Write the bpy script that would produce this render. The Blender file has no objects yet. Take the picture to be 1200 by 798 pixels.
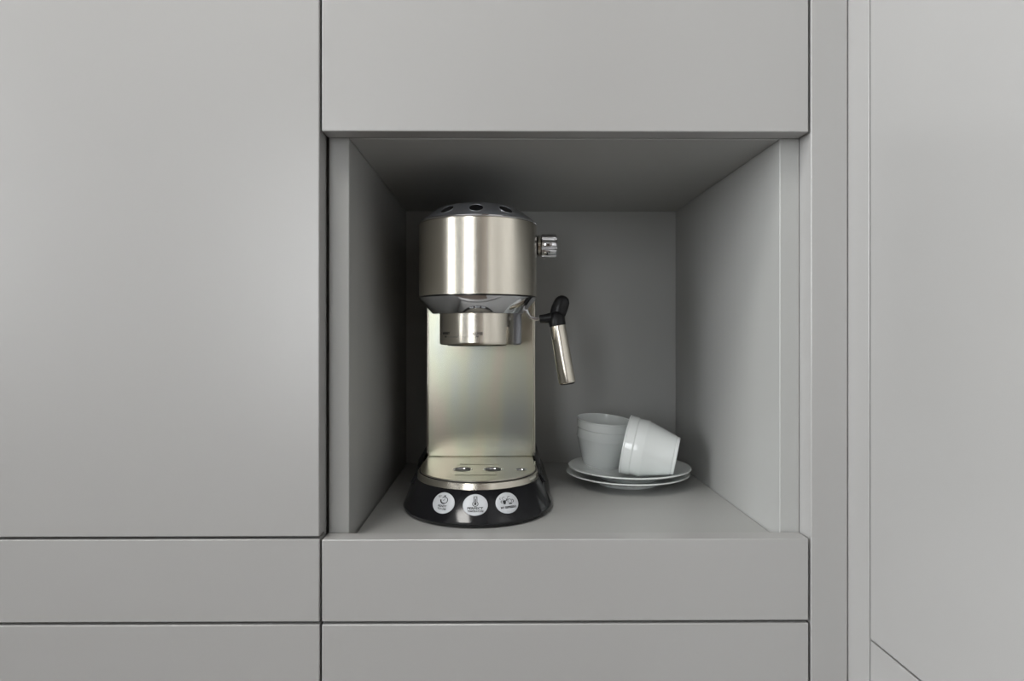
import bpy, bmesh, math, random
from mathutils import Vector, Matrix
PI = math.pi
S = bpy.context.scene
C = S.collection
H = 1.25                                   # camera height above the kitchen floor

# ------------------------------------------------------------------ camera, world, lights, exposure
cd = bpy.data.cameras.new('camera'); cam = bpy.data.objects.new('camera', cd); C.objects.link(cam)
cam.location = (0, 0, H); cam.rotation_euler = (PI/2, 0, -0.0075)
cd.sensor_width = 36; cd.sensor_fit = 'HORIZONTAL'; cd.lens = 36*756/1200
cd.shift_x = 0.0061; cd.shift_y = -9/1200; cd.clip_start = 0.02
S.camera = cam

w = bpy.data.worlds.new('world'); S.world = w; w.use_nodes = True
bg = w.node_tree.nodes['Background']; bg.inputs[0].default_value = (0.80, 0.90, 1.0, 1); bg.inputs[1].default_value = 2.0

def area(name, loc, rot, sx, sy, power, col):
    l = bpy.data.lights.new(name, 'AREA'); l.shape = 'RECTANGLE'; l.size = sx; l.size_y = sy
    l.energy = power; l.color = col
    o = bpy.data.objects.new(name, l); C.objects.link(o); o.location = loc; o.rotation_euler = rot
    return o
# room box
RX0, RX1, RY0, RY1, RZ = -2.0, 0.90, -3.2, 1.16, 2.62
W1 = (-1.45, -0.72, 0.80, 2.40)            # window_1 in the back wall: x0, x1, z0, z1
W2 = (-3.00, 0.25, 1.15, 2.45)            # window_2 in the left wall: y0, y1, z0, z1
DAY = (1.0, 1.0, 0.985)
area('daylight_back', ((W1[0]+W1[1])/2, RY0-0.20, 1.60), (PI/2, 0, 0), 0.73, 1.60, 20, DAY)
area('ceiling_lamp_light', (-0.50, -0.15, RZ-0.055), (0, 0, 0), 0.42, 0.42, 7, (1.0, 0.98, 0.94))
area('daylight_left', (RX0-0.20, (W2[0]+W2[1])/2, 1.80), (PI/2, 0, -PI/2), 3.25, 1.30, 88, DAY)

vs = S.view_settings
vs.view_transform = 'Standard'; vs.look = 'None'; vs.gamma = 1; vs.use_curve_mapping = False
vs.exposure = 0.33

# ------------------------------------------------------------------ materials
def mat(name, col, rough=0.5, metal=0.0, spec=0.5, bump=None, coat=0.0, aniso=0.0, var=None, stretch=(1,1,1), rot=0.0):
    m = bpy.data.materials.new(name); m.use_nodes = True
    nt = m.node_tree; b = nt.nodes['Principled BSDF']
    b.inputs['Base Color'].default_value = (*col, 1); b.inputs['Roughness'].default_value = rough
    b.inputs['Metallic'].default_value = metal; b.inputs['Specular IOR Level'].default_value = spec
    b.inputs['Coat Weight'].default_value = coat; b.inputs['Coat Roughness'].default_value = 0.05
    tc = nt.nodes.new('ShaderNodeTexCoord'); mp = nt.nodes.new('ShaderNodeMapping')
    mp.inputs['Scale'].default_value = stretch
    nt.links.new(tc.outputs['Object'], mp.inputs['Vector'])
    if aniso:
        b.inputs['Anisotropic'].default_value = aniso; b.inputs['Anisotropic Rotation'].default_value = rot
        tg = nt.nodes.new('ShaderNodeTangent'); tg.direction_type = 'RADIAL'; tg.axis = 'Z'
        nt.links.new(tg.outputs[0], b.inputs['Tangent'])
    n = nt.nodes.new('ShaderNodeTexNoise'); n.inputs['Scale'].default_value = bump[0] if bump else 60
    n.inputs['Detail'].default_value = 4
    nt.links.new(mp.outputs[0], n.inputs['Vector'])
    if bump:
        bn = nt.nodes.new('ShaderNodeBump'); bn.inputs['Strength'].default_value = bump[1]
        bn.inputs['Distance'].default_value = bump[2]
        nt.links.new(n.outputs[0], bn.inputs['Height']); nt.links.new(bn.outputs[0], b.inputs['Normal'])
    v = 0.03 if var is None else var
    mx = nt.nodes.new('ShaderNodeMix'); mx.data_type = 'RGBA'
    mx.inputs[6].default_value = (*[c*(1-v) for c in col], 1)
    mx.inputs[7].default_value = (*[min(1, c*(1+v)) for c in col], 1)
    nt.links.new(n.outputs[0], mx.inputs[0]); nt.links.new(mx.outputs[2], b.inputs['Base Color'])
    return m
M = {}
M['laminate'] = mat('grey_laminate', (0.415, 0.409, 0.403), 0.28, spec=0.7, bump=(1500, 0.12, 0.0004), var=0.03)
M['carcass'] = mat('grey_carcass', (0.42, 0.422, 0.412), 0.45, bump=(1500, 0.1, 0.0004), var=0.03)
M['gap'] = mat('dark_gap', (0.02, 0.02, 0.018), 0.9)
M['brushed'] = mat('brushed_steel', (0.74, 0.69, 0.60), 0.15, 1.0, aniso=0.93, var=0.05, stretch=(1, 1, 40))
M['panel'] = mat('brushed_panel_steel', (0.70, 0.68, 0.60), 0.25, 1.0, aniso=0.5, var=0.05, stretch=(1, 1, 30))
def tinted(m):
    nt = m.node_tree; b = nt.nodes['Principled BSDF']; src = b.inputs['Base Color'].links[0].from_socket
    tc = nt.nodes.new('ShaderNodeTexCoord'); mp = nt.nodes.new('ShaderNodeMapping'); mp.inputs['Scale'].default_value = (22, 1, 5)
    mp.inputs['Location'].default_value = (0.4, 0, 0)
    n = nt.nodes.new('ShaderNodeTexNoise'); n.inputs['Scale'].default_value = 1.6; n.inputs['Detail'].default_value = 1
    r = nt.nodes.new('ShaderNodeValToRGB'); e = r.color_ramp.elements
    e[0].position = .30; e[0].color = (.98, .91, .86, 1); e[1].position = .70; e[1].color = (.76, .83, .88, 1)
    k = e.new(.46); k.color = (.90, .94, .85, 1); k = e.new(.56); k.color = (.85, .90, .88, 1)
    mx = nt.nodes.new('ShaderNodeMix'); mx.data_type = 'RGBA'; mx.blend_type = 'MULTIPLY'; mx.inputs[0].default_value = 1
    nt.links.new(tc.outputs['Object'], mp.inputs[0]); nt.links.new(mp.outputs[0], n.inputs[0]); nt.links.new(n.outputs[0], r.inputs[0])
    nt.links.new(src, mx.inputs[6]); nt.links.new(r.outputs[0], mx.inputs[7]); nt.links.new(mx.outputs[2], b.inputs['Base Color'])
M['plate'] = mat('brushed_tray_steel', (0.72, 0.68, 0.59), 0.28, 1.0, var=0.05, stretch=(1, 30, 1))
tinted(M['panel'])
M['chrome'] = mat('polished_chrome', (0.72, 0.72, 0.74), 0.08, 1.0, var=0.01)
M['lid'] = mat('silver_grey_plastic', (0.30, 0.31, 0.335), 0.33, 0.6, coat=0.3)
M['black'] = mat('glossy_black_plastic', (0.008, 0.008, 0.010), 0.13, 0.0, spec=0.35)
M['rubber'] = mat('satin_black_plastic', (0.010, 0.010, 0.011), 0.30, spec=0.3)
M['badge'] = mat('pale_badge', (0.62, 0.64, 0.67), 0.35)
M['ink'] = mat('dark_ink', (0.012, 0.013, 0.015), 0.5)
M['porcelain'] = mat('white_porcelain', (0.86, 0.89, 0.88), 0.16, coat=0.4, var=0.01)
M['wall'] = mat('white_wall_paint', (0.36, 0.36, 0.35), 0.8, bump=(300, 0.1, 0.001))
M['ceiling'] = mat('white_ceiling_paint', (0.78, 0.78, 0.77), 0.8, bump=(300, 0.1, 0.001))
M['frame'] = mat('white_window_frame', (0.75, 0.75, 0.74), 0.4)
# wood floor
def wood():
    m = mat('oak_floor', (0.16, 0.125, 0.10), 0.4, bump=(30, 0.1, 0.001), var=0.3, stretch=(1, 12, 1)); return m
M['floor'] = wood()
def glass():
    m = bpy.data.materials.new('window_glass'); m.use_nodes = True; nt = m.node_tree; nt.nodes.clear()
    out = nt.nodes.new('ShaderNodeOutputMaterial'); t = nt.nodes.new('ShaderNodeBsdfTransparent')
    g = nt.nodes.new('ShaderNodeBsdfGlossy'); g.inputs['Roughness'].default_value = 0.02
    f = nt.nodes.new('ShaderNodeFresnel'); f.inputs[0].default_value = 1.45
    x = nt.nodes.new('ShaderNodeMixShader')
    nt.links.new(f.outputs[0], x.inputs[0]); nt.links.new(t.outputs[0], x.inputs[1])
    nt.links.new(g.outputs[0], x.inputs[2]); nt.links.new(x.outputs[0], out.inputs[0]); return m
M['glass'] = glass()

# ------------------------------------------------------------------ helpers
def obj(name, bm, m, parent=None, loc=(0,0,0), rot=(0,0,0), smooth=None, bevel=None, seg=2):
    me = bpy.data.meshes.new(name)
    bmesh.ops.recalc_face_normals(bm, faces=bm.faces)
    bm.to_mesh(me); bm.free()
    o = bpy.data.objects.new(name, me); C.objects.link(o)
    me.materials.append(m)
    o.location = loc; o.rotation_euler = rot
    if parent: o.parent = parent
    if smooth is not None:
        for p in me.polygons: p.use_smooth = True
        me.set_sharp_from_angle(angle=math.radians(smooth))
    if bevel:
        b = o.modifiers.new('bevel', 'BEVEL'); b.width = bevel; b.segments = seg; b.limit_method = 'ANGLE'
        for p in me.polygons: p.use_smooth = True
        me.set_sharp_from_angle(angle=math.radians(40))
        b.harden_normals = False
    return o
def bx(bm, x0, x1, y0, y1, z0, z1):
    v = [bm.verts.new(p) for p in ((x0,y0,z0),(x1,y0,z0),(x1,y1,z0),(x0,y1,z0),(x0,y0,z1),(x1,y0,z1),(x1,y1,z1),(x0,y1,z1))]
    for f in ((0,3,2,1),(4,5,6,7),(0,1,5,4),(1,2,6,5),(2,3,7,6),(3,0,4,7)): bm.faces.new([v[i] for i in f])
    return bm
def box(*a): return bx(bmesh.new(), *a)
def thing(name, label, cat, loc=(0,0,0), rot=(0,0,0), group=None):
    o = bpy.data.objects.new(name, None); C.objects.link(o); o.empty_display_size = 0.05
    o.location = loc; o.rotation_euler = rot; o['label'] = label; o['category'] = cat
    if group: o['group'] = group
    return o
def struct(name, bm, m, parent=None, **k):
    o = obj(name, bm, m, parent, **k); o['kind'] = 'structure'; return o
def loft(rings, cap0=True, cap1=True, bm=None):
    bm = bm or bmesh.new(); R = [[bm.verts.new(p) for p in r] for r in rings]
    n = len(R[0])
    for a, b in zip(R, R[1:]):
        for i in range(n): bm.faces.new((a[i], a[(i+1) % n], b[(i+1) % n], b[i]))
    if cap0: bm.faces.new(R[0][::-1])
    if cap1: bm.faces.new(R[-1])
    return bm
def circ(r, z, n=48, cx=0, cy=0): return [(cx+r*math.cos(2*PI*i/n), cy+r*math.sin(2*PI*i/n), z) for i in range(n)]
def lathe(prof, n=64, closed=False):
    """prof: list of (r, z); r == 0 ends are collapsed"""
    bm = bmesh.new(); rows = []
    for r, z in prof:
        rows.append([bm.verts.new((0,0,z))] if r < 1e-6 else [bm.verts.new(p) for p in circ(r, z, n)])
    pairs = list(zip(rows, rows[1:]))
    if closed: pairs.append((rows[-1], rows[0]))
    for a, b in pairs:
        for i in range(n):
            j = (i+1) % n
            if len(a) == 1 and len(b) == 1: continue
            if len(a) == 1: bm.faces.new((a[0], b[j], b[i]))
            elif len(b) == 1: bm.faces.new((a[i], a[j], b[0]))
            else: bm.faces.new((a[i], a[j], b[j], b[i]))
    return bm
def dring(rx, ry, z, back, bulge=0.0, n=48, rc=0.012):
    """D-shaped plan: half ellipse towards -y, straight sides to y=back with rounded rear corners"""
    pts = []
    for i in range(n+1):
        a = PI + PI*i/n
        pts.append((rx*math.cos(a), ry*math.sin(a), z))
    for k in range(1, 5):
        y = (back-rc)*k/5; pts.append((rx+bulge*min(1, k/2), y, z))
    x1 = rx+bulge
    for k in range(0, 5):
        a = k*PI/8; pts.append((x1-rc+rc*math.cos(a), back-rc+rc*math.sin(a), z))
    for k in range(4, -1, -1):
        a = k*PI/8; pts.append((-(x1-rc+rc*math.cos(a)), back-rc+rc*math.sin(a), z))
    for k in range(4, 0, -1):
        y = (back-rc)*k/5; pts.append((-(rx+bulge*min(1, k/2)), y, z))
    return pts
def tube(pts, rad, n=20, bm=None, cap=True, sx=1.0):
    bm = bm or bmesh.new(); P = [Vector(p) for p in pts]
    if not isinstance(rad, (list, tuple)): rad = [rad]*len(P)
    up = Vector((0, 1, 0)); rings = []
    for i, p in enumerate(P):
        d = (P[min(i+1, len(P)-1)]-P[max(i-1, 0)]).normalized()
        u = up if abs(d.dot(up)) < 0.95 else Vector((0, 0, 1))
        a = d.cross(u).normalized(); b = d.cross(a).normalized()
        rings.append([p+a*rad[i]*math.cos(2*PI*k/n)+b*rad[i]*sx*math.sin(2*PI*k/n) for k in range(n)])
    return loft(rings, cap, cap, bm)

# flat artwork in (u, v), later wrapped on a surface
def a_poly(L, pts): L.append(list(pts))
def a_rect(L, x0, x1, y0, y1):
    k = max(1, int(abs(x1-x0)/0.0015))
    for i in range(k):
        a, b = x0+(x1-x0)*i/k, x0+(x1-x0)*(i+1)/k; L.append([(a,y0),(b,y0),(b,y1),(a,y1)])
def a_arc(L, cx, cy, r0, r1, a0=0, a1=360, n=28):
    for i in range(n):
        p, q = math.radians(a0+(a1-a0)*i/n), math.radians(a0+(a1-a0)*(i+1)/n)
        L.append([(cx+r0*math.cos(p), cy+r0*math.sin(p)), (cx+r1*math.cos(p), cy+r1*math.sin(p)),
                  (cx+r1*math.cos(q), cy+r1*math.sin(q)), (cx+r0*math.cos(q), cy+r0*math.sin(q))])
def a_disc(L, cx, cy, r, n=20): L.append([(cx+r*math.cos(2*PI*i/n), cy+r*math.sin(2*PI*i/n)) for i in range(n)])
def a_line(L, x0, y0, x1, y1, w):
    d = math.hypot(x1-x0, y1-y0); nx, ny = -(y1-y0)/d*w/2, (x1-x0)/d*w/2
    L.append([(x0+nx, y0+ny), (x1+nx, y1+ny), (x1-nx, y1-ny), (x0-nx, y0-ny)])
def curve_mesh(cu):
    o = bpy.data.objects.new('tmp', cu); C.objects.link(o); bpy.context.view_layer.update()
    me = bpy.data.meshes.new_from_object(o); bpy.data.objects.remove(o); return me
def a_text(L, s, cx, cy, width, height, bold=0.0):
    cu = bpy.data.curves.new('t', 'FONT'); cu.body = s; cu.align_x = 'CENTER'; cu.resolution_u = 3; cu.offset = bold
    me = curve_mesh(cu); vs_ = [v.co for v in me.vertices]
    x0, x1 = min(v.x for v in vs_), max(v.x for v in vs_); y0, y1 = min(v.y for v in vs_), max(v.y for v in vs_)
    f = lambda v: (cx+((v.x-x0)/(x1-x0)-0.5)*width, cy+((v.y-y0)/(y1-y0)-0.5)*height)
    for p in me.polygons: L.append([f(me.vertices[i].co) for i in p.vertices])
def wrap(L, fn, off):
    bm = bmesh.new()
    for poly in L: 
        try: bm.faces.new([bm.verts.new(fn(u, v, off)) for u, v in poly])
        except ValueError: pass
    return bm

# ------------------------------------------------------------------ the room (behind and around the camera)
def wall_with_hole(name, axis, c0, c1, a0, a1, h):
    """wall slab between c0..c1 on its normal axis, spanning a0..a1, with a window hole h"""
    bm = bmesh.new()
    for (s0, s1, z0, z1) in ((a0, h[0], 0, RZ), (h[1], a1, 0, RZ), (h[0], h[1], 0, h[2]), (h[0], h[1], h[3], RZ)):
        if axis == 'y': bx(bm, s0, s1, c0, c1, z0, z1)
        else: bx(bm, c0, c1, s0, s1, z0, z1)
    return struct(name, bm, M['wall'])
wall_with_hole('wall_back', 'y', RY0-0.14, RY0, RX0-0.14, RX1+0.12, W1)
wall_with_hole('wall_left', 'x', RX0-0.14, RX0, RY0, RY1, W2)
struct('wall_right', box(RX1, RX1+0.12, RY0, RY1, 0, RZ), M['wall'])
struct('wall_front', box(RX0-0.14, RX1+0.12, RY1, RY1+0.12, 0, RZ), M['wall'])
struct('floor', box(RX0-0.14, RX1+0.12, RY0-0.14, RY1+0.12, -0.08, 0), M['floor'])
struct('ceiling', box(RX0-0.14, RX1+0.12, RY0-0.14, RY1+0.12, RZ, RZ+0.1), M['ceiling'])
def window(name, axis, c, h):
    a0, a1, z0, z1 = h; f = 0.055
    def B(bm, s0, s1, t0, t1, d0, d1):
        if axis == 'y': bx(bm, s0, s1, c+d0, c+d1, t0, t1)
        else: bx(bm, c+d0, c+d1, s0, s1, t0, t1)
    r = bpy.data.objects.new(name, None); C.objects.link(r); r['kind'] = 'structure'
    fr = bmesh.new(); B(fr, a0, a0+f, z0, z1, -.09, -.03); B(fr, a1-f, a1, z0, z1, -.09, -.03)
    B(fr, a0+f, a1-f, z0, z0+f, -.09, -.03); B(fr, a0+f, a1-f, z1-f, z1, -.09, -.03); obj('window_frame', fr, M['frame'], r)
    mids = [(a0+a1)/2] if axis == 'y' else [-1.47, -2.30]
    for m_ in mids:
        mu = bmesh.new(); B(mu, m_-.02, m_+.02, z0+f, z1-f, -.085, -.035); obj('mullion', mu, M['frame'], r)
    ed = [a0+f-.02]+sorted(mids)+[a1-f+.02]
    for s0, s1 in zip(ed, ed[1:]):
        p = bmesh.new(); B(p, s0+.02, s1-.02, z0+f, z1-f, -.064, -.058); obj('pane', p, M['glass'], r)
    si = bmesh.new(); B(si, a0-.04, a1+.04, z0-.03, z0, -.03, .05); obj('window_sill', si, M['frame'], r)
window('window_1', 'y', RY0, W1)
window('window_2', 'x', RX0, W2)

lp = thing('ceiling_light', 'square flat ceiling light above and to the left of the niche', 'ceiling light', (-0.50, -0.15, RZ))
fb = bmesh.new()
for a in ((-.24,-.215,-.24,.24),(.215,.24,-.24,.24),(-.215,.215,-.24,-.215),(-.215,.215,.215,.24)): bx(fb, *a, -.05, 0)
obj('frame', fb, M['frame'], lp)
M['diffuser'] = mat('lamp_diffuser', (0.9, 0.9, 0.88), 0.5)
M['diffuser'].node_tree.nodes['Principled BSDF'].inputs['Emission Color'].default_value = (1, .98, .94, 1)
M['diffuser'].node_tree.nodes['Principled BSDF'].inputs['Emission Strength'].default_value = 2.4
obj('diffuser', box(-.214, .214, -.214, .214, -.04, -.001), M['diffuser'], lp)
M['walnut'] = mat('dark_walnut', (0.055, 0.036, 0.024), 0.4, bump=(20, .1, .001), var=.3, stretch=(8, 1, 1))
dr = bpy.data.objects.new('added_door', None); C.objects.link(dr); dr['kind'] = 'structure'  # unseen door, added to give the steel head a dark band to reflect
obj('added_door_leaf', box(-.22, .80, RY0+.002, RY0+.045, .01, 2.25), M['walnut'], dr, bevel=.002)
db = bmesh.new(); bx(db, -.31, -.225, RY0+.001, RY0+.06, 0, 2.34); bx(db, .805, .89, RY0+.001, RY0+.06, 0, 2.34); bx(db, -.225, .805, RY0+.001, RY0+.06, 2.255, 2.34)
obj('added_door_frame', db, M['walnut'], dr)
obj('added_door_handle', tube([(-.14, RY0+.045, 1.05), (-.14, RY0+.10, 1.05), (-.13, RY0+.105, 1.05), (-.02, RY0+.105, 1.05)], .009, 12), M['frame'], dr)

# ------------------------------------------------------------------ kitchen cabinets
D0, TH = 0.530, 0.018
DB = D0+TH                     # back of the fronts
CF = DB+0.0022                 # front edge of the carcasses
XL, XR = -0.1468, 0.2537       # niche cabinet front, left and right edge
XS = 0.2867                    # plane of the cabinets on the right wall
ZG1, ZG2 = H-0.1682, H-0.2382  # centre of the upper and lower joint
LB = 0.0008
def front(name, parent, x0, x1, z0, z1, label=None):
    o = obj(name, box(x0, x1, D0, DB, z0, z1), M['laminate'], parent, bevel=LB)
    if label: o['label'] = label
    return o
G = 0.0012
# tall cabinet on the left
tl = thing('tall_cabinet', 'tall grey cabinet with a large flat door left of the coffee niche', 'cabinet', (-0.449, 0.84, 0))
def rel(t, o): o.location = Vector(o.location)-t.location; return o
def P(t, name, bm, m, **k): return rel(t, obj(name, bm, m, t, **k))
LX0, LX1 = -0.7488, -0.1488
P(tl, 'carcass', box(LX0+.001, LX1-.0006, CF, 1.13, 0.10, 2.40), M['carcass'], bevel=LB)
P(tl, 'plinth', box(LX0, LX1, D0+.05, CF+.06, 0.0, 0.098), M['carcass'])
P(tl, 'door', box(LX0, LX1, D0, DB, ZG1+.0011, 2.40), M['laminate'], bevel=LB)
zs = [ZG1-.0011, ZG2, H-0.53, H-0.83, 0.10]
def drawers(t, x0, x1, ztop, m='laminate'):
    zz = [ztop+G] + zs[1:]
    for a, b in zip(zz, zz[1:]): P(t, 'drawer_front', box(x0, x1, D0, DB, b+G, a-G), M[m], bevel=LB)
drawers(tl, LX0, LX1, ZG1-.0011)
# far left cabinet, out of frame
fl = thing('tall_cabinet', 'tall grey cabinet beyond the left edge of the picture', 'cabinet', (-1.05, 0.84, 0))
P(fl, 'carcass', box(-1.349, -.7508, CF, 1.13, 0.10, 2.40), M['carcass'])
P(fl, 'plinth', box(-1.35, -.7508, D0+.05, CF+.06, 0, .098), M['carcass'])
P(fl, 'door', box(-1.35, -.7505, D0, DB, ZG1+.0011, 2.40), M['laminate'], bevel=LB)
drawers(fl, -1.35, -.7505, ZG1-.0011)
# niche cabinet
nc = thing('niche_cabinet', 'grey cabinet with an open niche holding the coffee machine', 'cabinet', (0.0535, 0.84, 0))
NX0, NX1, NB = -0.1292, 0.2385, 0.877
NZ0, NZ1 = H-0.1763, H+0.1650
P(nc, 'side_panel', box(-0.1466, NX0, CF, 1.13, 0.10, 2.40), M['carcass'], bevel=LB)
P(nc, 'side_panel', box(NX1, 0.2556, CF, 1.13, 0.10, 2.40), M['carcass'], bevel=LB)
P(nc, 'top_shelf', box(NX0+.0006, NX1-.0006, CF, NB-.0005, NZ1, NZ1+.018), M['carcass'], bevel=.0005)
P(nc, 'bottom_shelf', box(NX0+.0022, NX1-.0008, CF+.002, NB-.0005, NZ0-.018, NZ0), M['carcass'], bevel=.0005)
P(nc, 'back_panel', box(NX0+.0004, NX1-.0004, NB, NB+.016, 0.12, 2.38), M['carcass'])
P(nc, 'base_panel', box(NX0+.0004, NX1-.0004, CF, NB, 0.10, 0.118), M['carcass'])
P(nc, 'top_panel', box(NX0+.0004, NX1-.0004, CF, NB, 2.382, 2.40), M['carcass'])
P(nc, 'plinth', box(-0.148, 0.255, D0+.05, CF-.001, 0, .098), M['carcass'])
P(nc, 'upper_door', box(XL, XR, D0, DB, H+0.1655, 2.40), M['laminate'], bevel=LB)
drawers(nc, XL, XR, H-0.1697)
wc = thing('added_cupboard', 'added dark walnut cupboard behind the camera, unseen, darkening the reflections in the steel', 'cupboard', (0.60, -1.4, 0))  # added out of view so the steel head reflects something dark here
M_W = M['walnut']
P(wc, 'carcass', box(.322, RX1-.01, -2.60, -.103, .0, 2.40), M_W)
for y0 in (-.70, -1.30, -1.90, -2.50): P(wc, 'door', box(.300, .320, y0+.002, y0+.595, .08, 2.39), M_W, bevel=.001)
# filler pilaster
fp = thing('filler_panel', 'narrow vertical grey filler strip between the niche and the right corner', 'panel', (0.2708, 0.55, 0))
P(fp, 'face_board', box(0.2558, 0.2860, D0, CF+.04, 0.10, 2.40), M['laminate'], bevel=LB)
P(fp, 'plinth', box(0.2562, 0.2860, D0+.05, CF+.04, 0, .098), M['carcass'])
# cabinets on the right-hand wall, faces looking left
rc = thing('corner_cabinet', 'grey cabinet run on the right wall, turned to face left', 'cabinet', (0.60, 0.2, 0))
P(rc, 'filler_strip', box(XS, XS+TH, 0.5008, D0+.03, 0.10, 2.40), M['laminate'], bevel=.0006)
P(rc, 'carcass', box(XS+TH+.002, RX1-.01, -.0995, 0.528, 0.10, 2.40), M['carcass'])
P(rc, 'plinth', box(XS+.05, XS+.07, -.0995, 0.52, 0, .098), M['carcass'])
for y0, y1 in ((-.0995, .4985),):
    P(rc, 'door', box(XS, XS+TH, y0, y1, ZG2+.0008, 2.40), M['laminate'], bevel=.0006)
    P(rc, 'drawer_front', box(XS, XS+TH, y0, y1, H-.53+.0008, ZG2-.0008), M['laminate'], bevel=.0006)
    P(rc, 'drawer_front', box(XS, XS+TH, y0, y1, .10, H-.53-.0008), M['laminate'], bevel=.0006)

# ------------------------------------------------------------------ espresso machine
FZ = NZ0
em = thing('espresso_machine', 'slim steel espresso machine with round head and black base in the niche', 'coffee machine', (-0.0234, 0.66, FZ))
BK = 0.195
def E(name, bm, m, parent=None, smooth=35, **k): return obj(name, bm, M[m], parent or em, smooth=smooth, **k)
# base housing
prof = [(.0610,.0615,.0305,0),(.0625,.0632,.0295,.002),(.0732,.0775,.0085,.004),(.0748,.0800,.0060,.003),(.0755,.0812,.0040,.002),(.0740,.0796,.0010,.001),(.0715,.077,.0002,0)]
base = E('base_housing', loft([dring(a, b, z, BK, bl) for a, b, z, bl in prof]), 'black', smooth=50)
for sx in (-1, 1):
    sec = []
    for y, h, wd in ((.006, .0325, .0632), (.022, .0372, .0650), (.045, .0405, .0665), (.150, .0415, .0670)):
        sec.append([(sx*.0602, y, .022), (sx*.0700, y, .022), (sx*(wd+.0015), y, .0290), (sx*wd, y, h-.002), (sx*(wd-.0018), y, h), (sx*.0602, y, h)])
    E('side_shoulder', loft(sec), 'black', smooth=50)
# drip tray: rim band, dark gap, plate with holes
E('tray_rim', loft([dring(.0612,.0618,.0300,.05),dring(.0616,.0622,.0306,.05),dring(.0610,.0614,.0362,.05),dring(.0603,.0607,.0368,.05)]), 'brushed', smooth=30)
E('tray_gap', loft([dring(.0592,.0596,.0360,.055),dring(.0592,.0596,.0372,.055)]), 'rubber')
def plate_mesh():
    cu = bpy.data.curves.new('plate', 'CURVE'); cu.dimensions = '2D'; cu.fill_mode = 'BOTH'
    def sp(pts):
        s = cu.splines.new('POLY'); s.points.add(len(pts)-1); s.use_cyclic_u = True
        for q, p in zip(s.points, pts): q.co = (p[0], p[1], 0, 1)
    sp([(x, y) for x, y, z in dring(.0585, .0588, 0, .062, rc=.003)])
    hole = lambda cx, cy, r: [(cx+r*math.cos(2*PI*i/32), cy+r*math.sin(2*PI*i/32)) for i in range(32)]
    sp(hole(-.0155, -.008, .0088)); sp(hole(.0155, -.008, .0088)); sp(hole(.0440, -.009, .0046))
    for y, x0, x1 in ((.016, -.0185, .0215), (-.0345, -.0205, .0185)):
        sp([(x0, y-.0014), (x1, y-.0014), (x1+.0014, y), (x1, y+.0014), (x0, y+.0014), (x0-.0014, y)])
    cu.extrude = 0.0006
    return curve_mesh(cu)
pm = plate_mesh(); pm.name = 'drip_plate'; pm.materials.clear(); pm.materials.append(M['plate'])
dp = bpy.data.objects.new('drip_plate', pm); C.objects.link(dp); dp.parent = em; dp.location = (0, 0, .0378)
for cx, cy, r in ((-.0155, -.008, .0088), (.0155, -.008, .0088), (.0440, -.009, .0046)):
    E('drain_rim', lathe([(r+.0016, .0004), (r+.0009, .0009), (r, .0007), (r-.0007, -.0006), (r-.0003, -.0009), (r+.0004, -.0004)], 40, True), 'chrome', dp, 60).location = (cx, cy, 0)
# column
def cbox(x0, x1, y0, y1, z0, z1): return box(x0, x1, y0, y1, z0, z1)
E('column_housing', cbox(-.0600, .0620, .0612, .185, .030, .215), 'brushed', smooth=None, bevel=.0015)
E('splash_panel', cbox(-.0578, .0598, .0596, .0625, .0384, .212), 'panel', smooth=None, bevel=.0008)
# head: neck box, cone, band, lid
E('neck', cbox(-.0360, .0445, .004, .150, .164, .197), 'lid', smooth=None, bevel=.002)
E('lower_cone', loft([dring(.0445,.0445,.1952,BK),dring(.0458,.0458,.1953,BK),dring(.0468,.0468,.1960,BK),dring(.0590,.0590,.2100,BK),dring(.0596,.0596,.2112,BK)]), 'chrome', smooth=25)
E('band_seam', loft([dring(.0588,.0588,.2105,BK-.002),dring(.0588,.0588,.2135,BK-.002)]), 'rubber')
E('steel_band', loft([dring(.0590,.0590,.2124,BK),dring(.0598,.0598,.2128,BK),dring(.0598,.0598,.2846,BK),dring(.0590,.0590,.2852,BK)]), 'brushed', smooth=30)
E('chrome_ring', loft([dring(.0585,.0585,.2850,BK),dring(.0598,.0598,.2854,BK),dring(.0602,.0602,.2860,BK),dring(.0601,.0601,.2867,BK),dring(.0592,.0592,.2874,BK),dring(.0575,.0575,.2877,BK)]), 'chrome', smooth=40)
lidp = [(.0582,.2872),(.0575,.2886),(.0530,.2922),(.0470,.2968),(.0420,.3002),(.0395,.3016),(.0365,.3024),(.0300,.3028)]
E('lid', loft([dring(r, r, z, BK+(r-.0582)*.5) for r, z in lidp]), 'lid', smooth=40)
nrm = math.atan2(.2968-.2922, .0530-.0470)
for ang in (-34, 0, 34):
    a = math.radians(ang); r = .0500
    hr = E('vent_rim', lathe([(.0074, -.0010), (.0074, .0002), (.0071, .0006), (.0066, .0002), (.0065, -.0010)], 36, True), 'lid', None, 60)
    d = Vector((math.sin(a), -math.cos(a), 0))
    hr.location = d*r+Vector((0, 0, .2945))
    nv = d*math.sin(nrm)+Vector((0, 0, math.cos(nrm)))
    hr.rotation_euler = nv.to_track_quat('Z', 'Y').to_euler()
    E('vent_hole', lathe([(0, .0001), (.0067, .0001), (.0067, -.001), (0, -.001)], 36), 'black', hr, 30)
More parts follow.
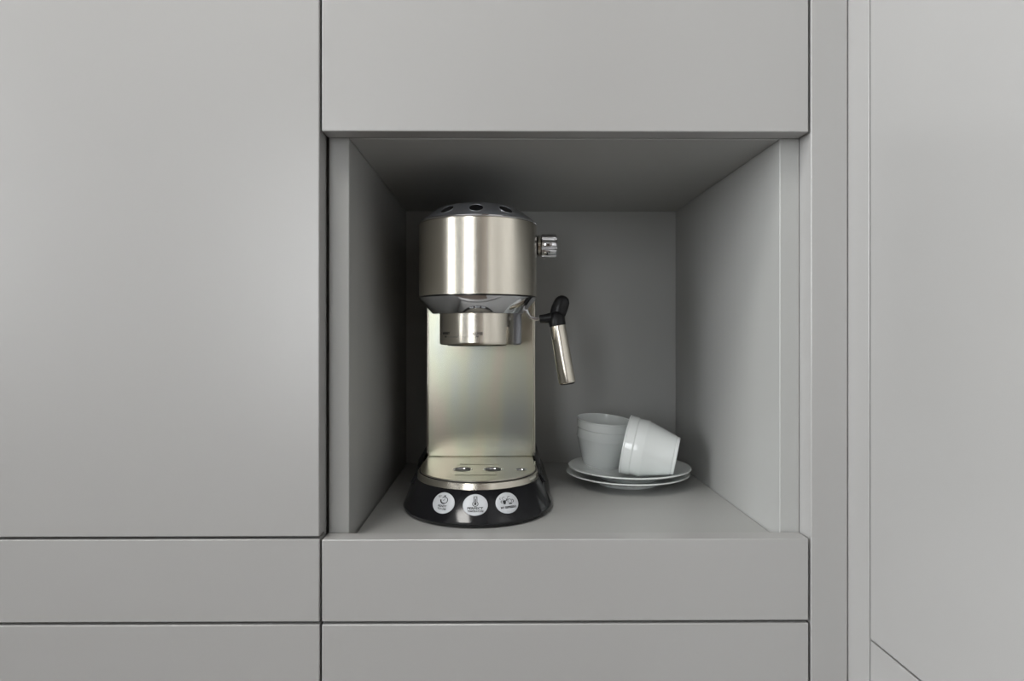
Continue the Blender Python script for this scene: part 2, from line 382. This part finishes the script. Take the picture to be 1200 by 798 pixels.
# group head
gh = E('group_head', lathe([(0, .1643), (.0365, .1643), (.0376, .1650), (.0380, .1662), (.0380, .1668), (.0380, .1672), (.0380, .1955), (0, .1955)], 96), 'brushed', smooth=30)
gh.location = (-.0010, 0, 0)
E('group_underside', lathe([(0, .1632), (.0300, .1632), (.0310, .1645), (0, .1645)], 64), 'rubber', gh)
def on_group(u, v, off):
    th = u/.038; r = .038+off; return (r*math.sin(th), -r*math.cos(th), .1722+v)
L = []
a_rect(L, -.034, -.0125, -.0002, .0002)
for i in range(6): a_rect(L, -.0120+i*.0020, -.0116+i*.0020, -.0005, .0007)
a_poly(L, [(-.0005, .0012), (.0035, .0012), (.0015, -.0006)]); a_poly(L, [(-.0365, .0012), (-.0335, .0012), (-.0350, -.0012)])
a_text(L, 'CLOSE', .0005, .0034, .0130, .0027, .03); a_text(L, 'INSERT', -.0345, .0034, .0125, .0026, .03)
E('group_print', wrap(L, on_group, .0001), 'ink', gh, None)
# brew knob on the right flank
def knob():
    n = 96; rings = []
    for x, r, fl in ((.0, .0116, 0), (.0006, .0124, .4), (.0012, .0127, 1), (.0150, .0127, 1), (.0164, .0120, .8), (.0170, .0105, .2)):
        ring = []
        for i in range(n):
            a = 2*PI*i/n; g = max(0, math.cos(7*a+.6))**2
            rr = r-.0026*fl*g
            ring.append((x, rr*math.cos(a), rr*math.sin(a)))
        rings.append(ring)
    return loft(rings)
kn = E('steam_knob', knob(), 'chrome', smooth=50); kn.location = (.0668, .040, .2707)
E('knob_neck', tube([(-.0080, 0, 0), (-.0030, 0, 0), (-.0030, 0, 0), (0, 0, 0)], [.0105, .0105, .0085, .0085], 40), 'rubber', kn)
E('knob_collar', tube([(-.0035, 0, 0), (-.0008, 0, 0)], [.0112, .0112], 40), 'brushed', kn)
# steam wand assembly (coordinates in machine space)
def mp(px, py, y=0.0, Y=0.66):
    return ((px-587)*Y/756+.0234, y, (390-py)*Y/756+.1763)
sw = E('steam_pipe', tube([mp(612, 352), mp(616, 361), mp(618, 367), mp(621, 371.5), mp(626, 373.5), mp(638, 373.8)], .0019, 14), 'chrome', smooth=60)
E('wand_joint', tube([mp(632.0, 373.9), mp(632.8, 373.8), mp(640, 373.2), mp(646, 372), mp(651, 371.2), mp(656, 372), mp(658.5, 373)], [.0030, .0042, .0047, .0052, .0064, .0062, .0040], 28), 'rubber', sw, 60)
E('wand_collar', tube([mp(653.2, 365), mp(652.6, 369), mp(652.5, 376), mp(653.5, 381.5)], [.0050, .0080, .0088, .0086], 32), 'rubber', sw, 50)
E('wand_lever', tube([mp(652.5, 373), mp(653.3, 369), mp(655.5, 362), mp(657.8, 356), mp(659.2, 352.5), mp(660.1, 349.3), mp(660.7, 347.2), mp(660.9, 346.4)], [.0070, .0080, .0085, .0081, .0075, .0060, .0036, .0012], 32, sx=.65), 'rubber', sw, 70)
E('wand_tube', tube([mp(653.20, 380), mp(653.28, 380.5), mp(653.45, 381.5), mp(664.56, 446.8), mp(664.72, 447.8), mp(664.84, 448.5)], [.0070, .0079, .0080, .0087, .0087, .0083], 40), 'brushed', sw, 40)
E('wand_tip', tube([mp(664.8, 448.3), mp(665.0, 450.0)], [.0080, .0074], 32), 'rubber', sw, 40)
# badges wrapped on the sloping base front
def on_base(th0):
    def f(u, v, off):
        th = th0+u/.0700; t = .5-v/.0297
        rx = .0625+(.0732-.0625)*t; ry = .0632+(.0775-.0632)*t; z = .0295+(.0085-.0295)*t
        p = Vector((rx*math.sin(th), -ry*math.cos(th), z))
        n = Vector((math.sin(th), -math.cos(th), .62)).normalized()
        return p+n*off
    return f
def badge(th_deg, art):
    f = on_base(math.radians(th_deg)); n = 48; rings = []
    for r, off in ((.0118, -.0006), (.0118, .0004), (.0115, .0006), (.008, .0006), (.004, .0006), (.0006, .0006)):
        rings.append([f(r*math.cos(2*PI*i/n), r*math.sin(2*PI*i/n), off) for i in range(n)])
    b = E('badge', loft(rings), 'badge', smooth=40)
    L = []; art(L); E('badge_print', wrap(L, f, .0008), 'ink', b, None)
    return b
def art_watch(L):
    a_arc(L, .0006, .0030, .0032, .0040, -75, 135); a_arc(L, .0006, .0030, .0030, .0044, 175, 285)
    a_rect(L, -.0004, .0016, .0076, .0084); a_rect(L, .0000, .0012, .0070, .0078)
    a_line(L, .0006, .0030, .0014, .0050, .0005); a_line(L, .0006, .0030, -.0006, .0024, .0005)
    a_text(L, '35"', -.0050, .0066, .0036, .0024, .01)
    a_text(L, 'READY', .0000, -.0036, .0090, .0023, .03); a_text(L, 'TO USE', .0000, -.0068, .0090, .0021, .03)
def art_thermo(L):
    a_arc(L, 0, .0008, .0022, .0029, 115, 425); a_rect(L, -.0018, -.0012, .0028, .0088); a_rect(L, .0012, .0018, .0028, .0088)
    a_rect(L, -.0018, .0018, .0086, .0092); a_rect(L, -.0012, .0012, .0070, .0074); a_disc(L, 0, .0008, .0012)
    a_rect(L, -.0005, .0005, .0010, .0062)
    a_text(L, 'PERFECT', 0, -.0040, .0145, .0027, .03); a_text(L, 'TEMPERATURE', .0002, -.0072, .0145, .0018, .03)
def art_cups(L):
    a_rect(L, -.0046, -.0014, .0012, .0030); a_poly(L, [(-.0046, .0012), (-.0014, .0012), (-.0022, -.0014), (-.0040, -.0014)])
    a_arc(L, -.0052, .0016, .0010, .0016, 90, 270, 10); a_arc(L, -.0030, .0052, .0014, .0018, 60, 250, 10); a_arc(L, -.0058, .0050, .0012, .0016, 120, 240, 8)
    a_rect(L, -.0010, .0008, .0036, .0044); a_line(L, -.0010, .0022, .0004, .0040, .0008)
    a_rect(L, .0014, .0046, -.0018, -.0004); a_arc(L, .0026, .0018, .0018, .0023, -40, 220, 16); a_arc(L, .0050, .0014, .0014, .0020, -80, 90, 12)
    a_arc(L, .0024, .0056, .0012, .0016, 40, 230, 10)
    a_text(L, 'MY ESPRESSO', .0004, -.0050, .0155, .0025, .03)
badge(-26, art_watch)['label'] = 'round badge with stopwatch'
badge(0, art_thermo)['label'] = 'round badge with thermometer'
badge(25.5, art_cups)['label'] = 'round badge with two cups'

# ------------------------------------------------------------------ saucers and cups
def saucer():
    p = [(0, .0030), (.030, .0030), (.0325, .0000), (.0345, .0000), (.0355, .0028), (.050, .0068), (.064, .0106), (.0700, .0126),
         (.0710, .0133), (.0706, .0140), (.0690, .0142), (.060, .0118), (.048, .0086), (.036, .0066), (.031, .0058), (.028, .0054), (0, .0054)]
    return lathe(p, 96)
SG = 'stacked white saucers under the cups'
s1 = obj('saucer', saucer(), M['porcelain'], None, (.1482, .7570, FZ+.0003), smooth=50)
s1['label'] = 'white porcelain saucer standing on the shelf, lower of the two'; s1['category'] = 'saucer'; s1['group'] = SG
s2 = s1.copy(); C.objects.link(s2); s2.location = (.1502, .7565, FZ+.0071)
s2['label'] = 'white porcelain saucer with the cups on it, upper of the two'
def cup():
    R = .0338
    p = [(0, .0008), (.0165, .0008), (.0180, .0000), (.0205, .0000), (.0213, .0008), (.0216, .0036), (.0222, .0042), (.0312, .0342), (.0318, .0352),
         (.0322, .0360), (.0320, .0463), (.0324, .0470), (.0330, .0478), (.0332, .0560), (R, .0568), (R, .0578), (.0333, .0582), (.0326, .0576),
         (.0318, .0500), (.0306, .0380), (.0270, .0250), (.0222, .0090), (.0180, .0046), (0, .0040)]
    return lathe(p, 96)
CG = 'white porcelain cups on the saucers'
c1 = obj('cup', cup(), M['porcelain'], None, (.1218, .7890, FZ+.0136), smooth=28)
c1.rotation_euler = (math.radians(4.5), math.radians(4.5), 0)
c1['label'] = 'white porcelain cup standing upright on the saucers, open at the top'; c1['category'] = 'cup'; c1['group'] = CG
c2 = c1.copy(); C.objects.link(c2); c2['label'] = 'white porcelain cup tipped on its side on the saucers'
ax = Vector((-math.cos(math.radians(11.5)), .30, math.sin(math.radians(11.5)))).normalized()   # from base to rim
rimc = Vector((.1416, .7335, H-.1264))
c2.rotation_euler = ax.to_track_quat('Z', 'Y').to_euler(); c2.location = rimc-ax*.058
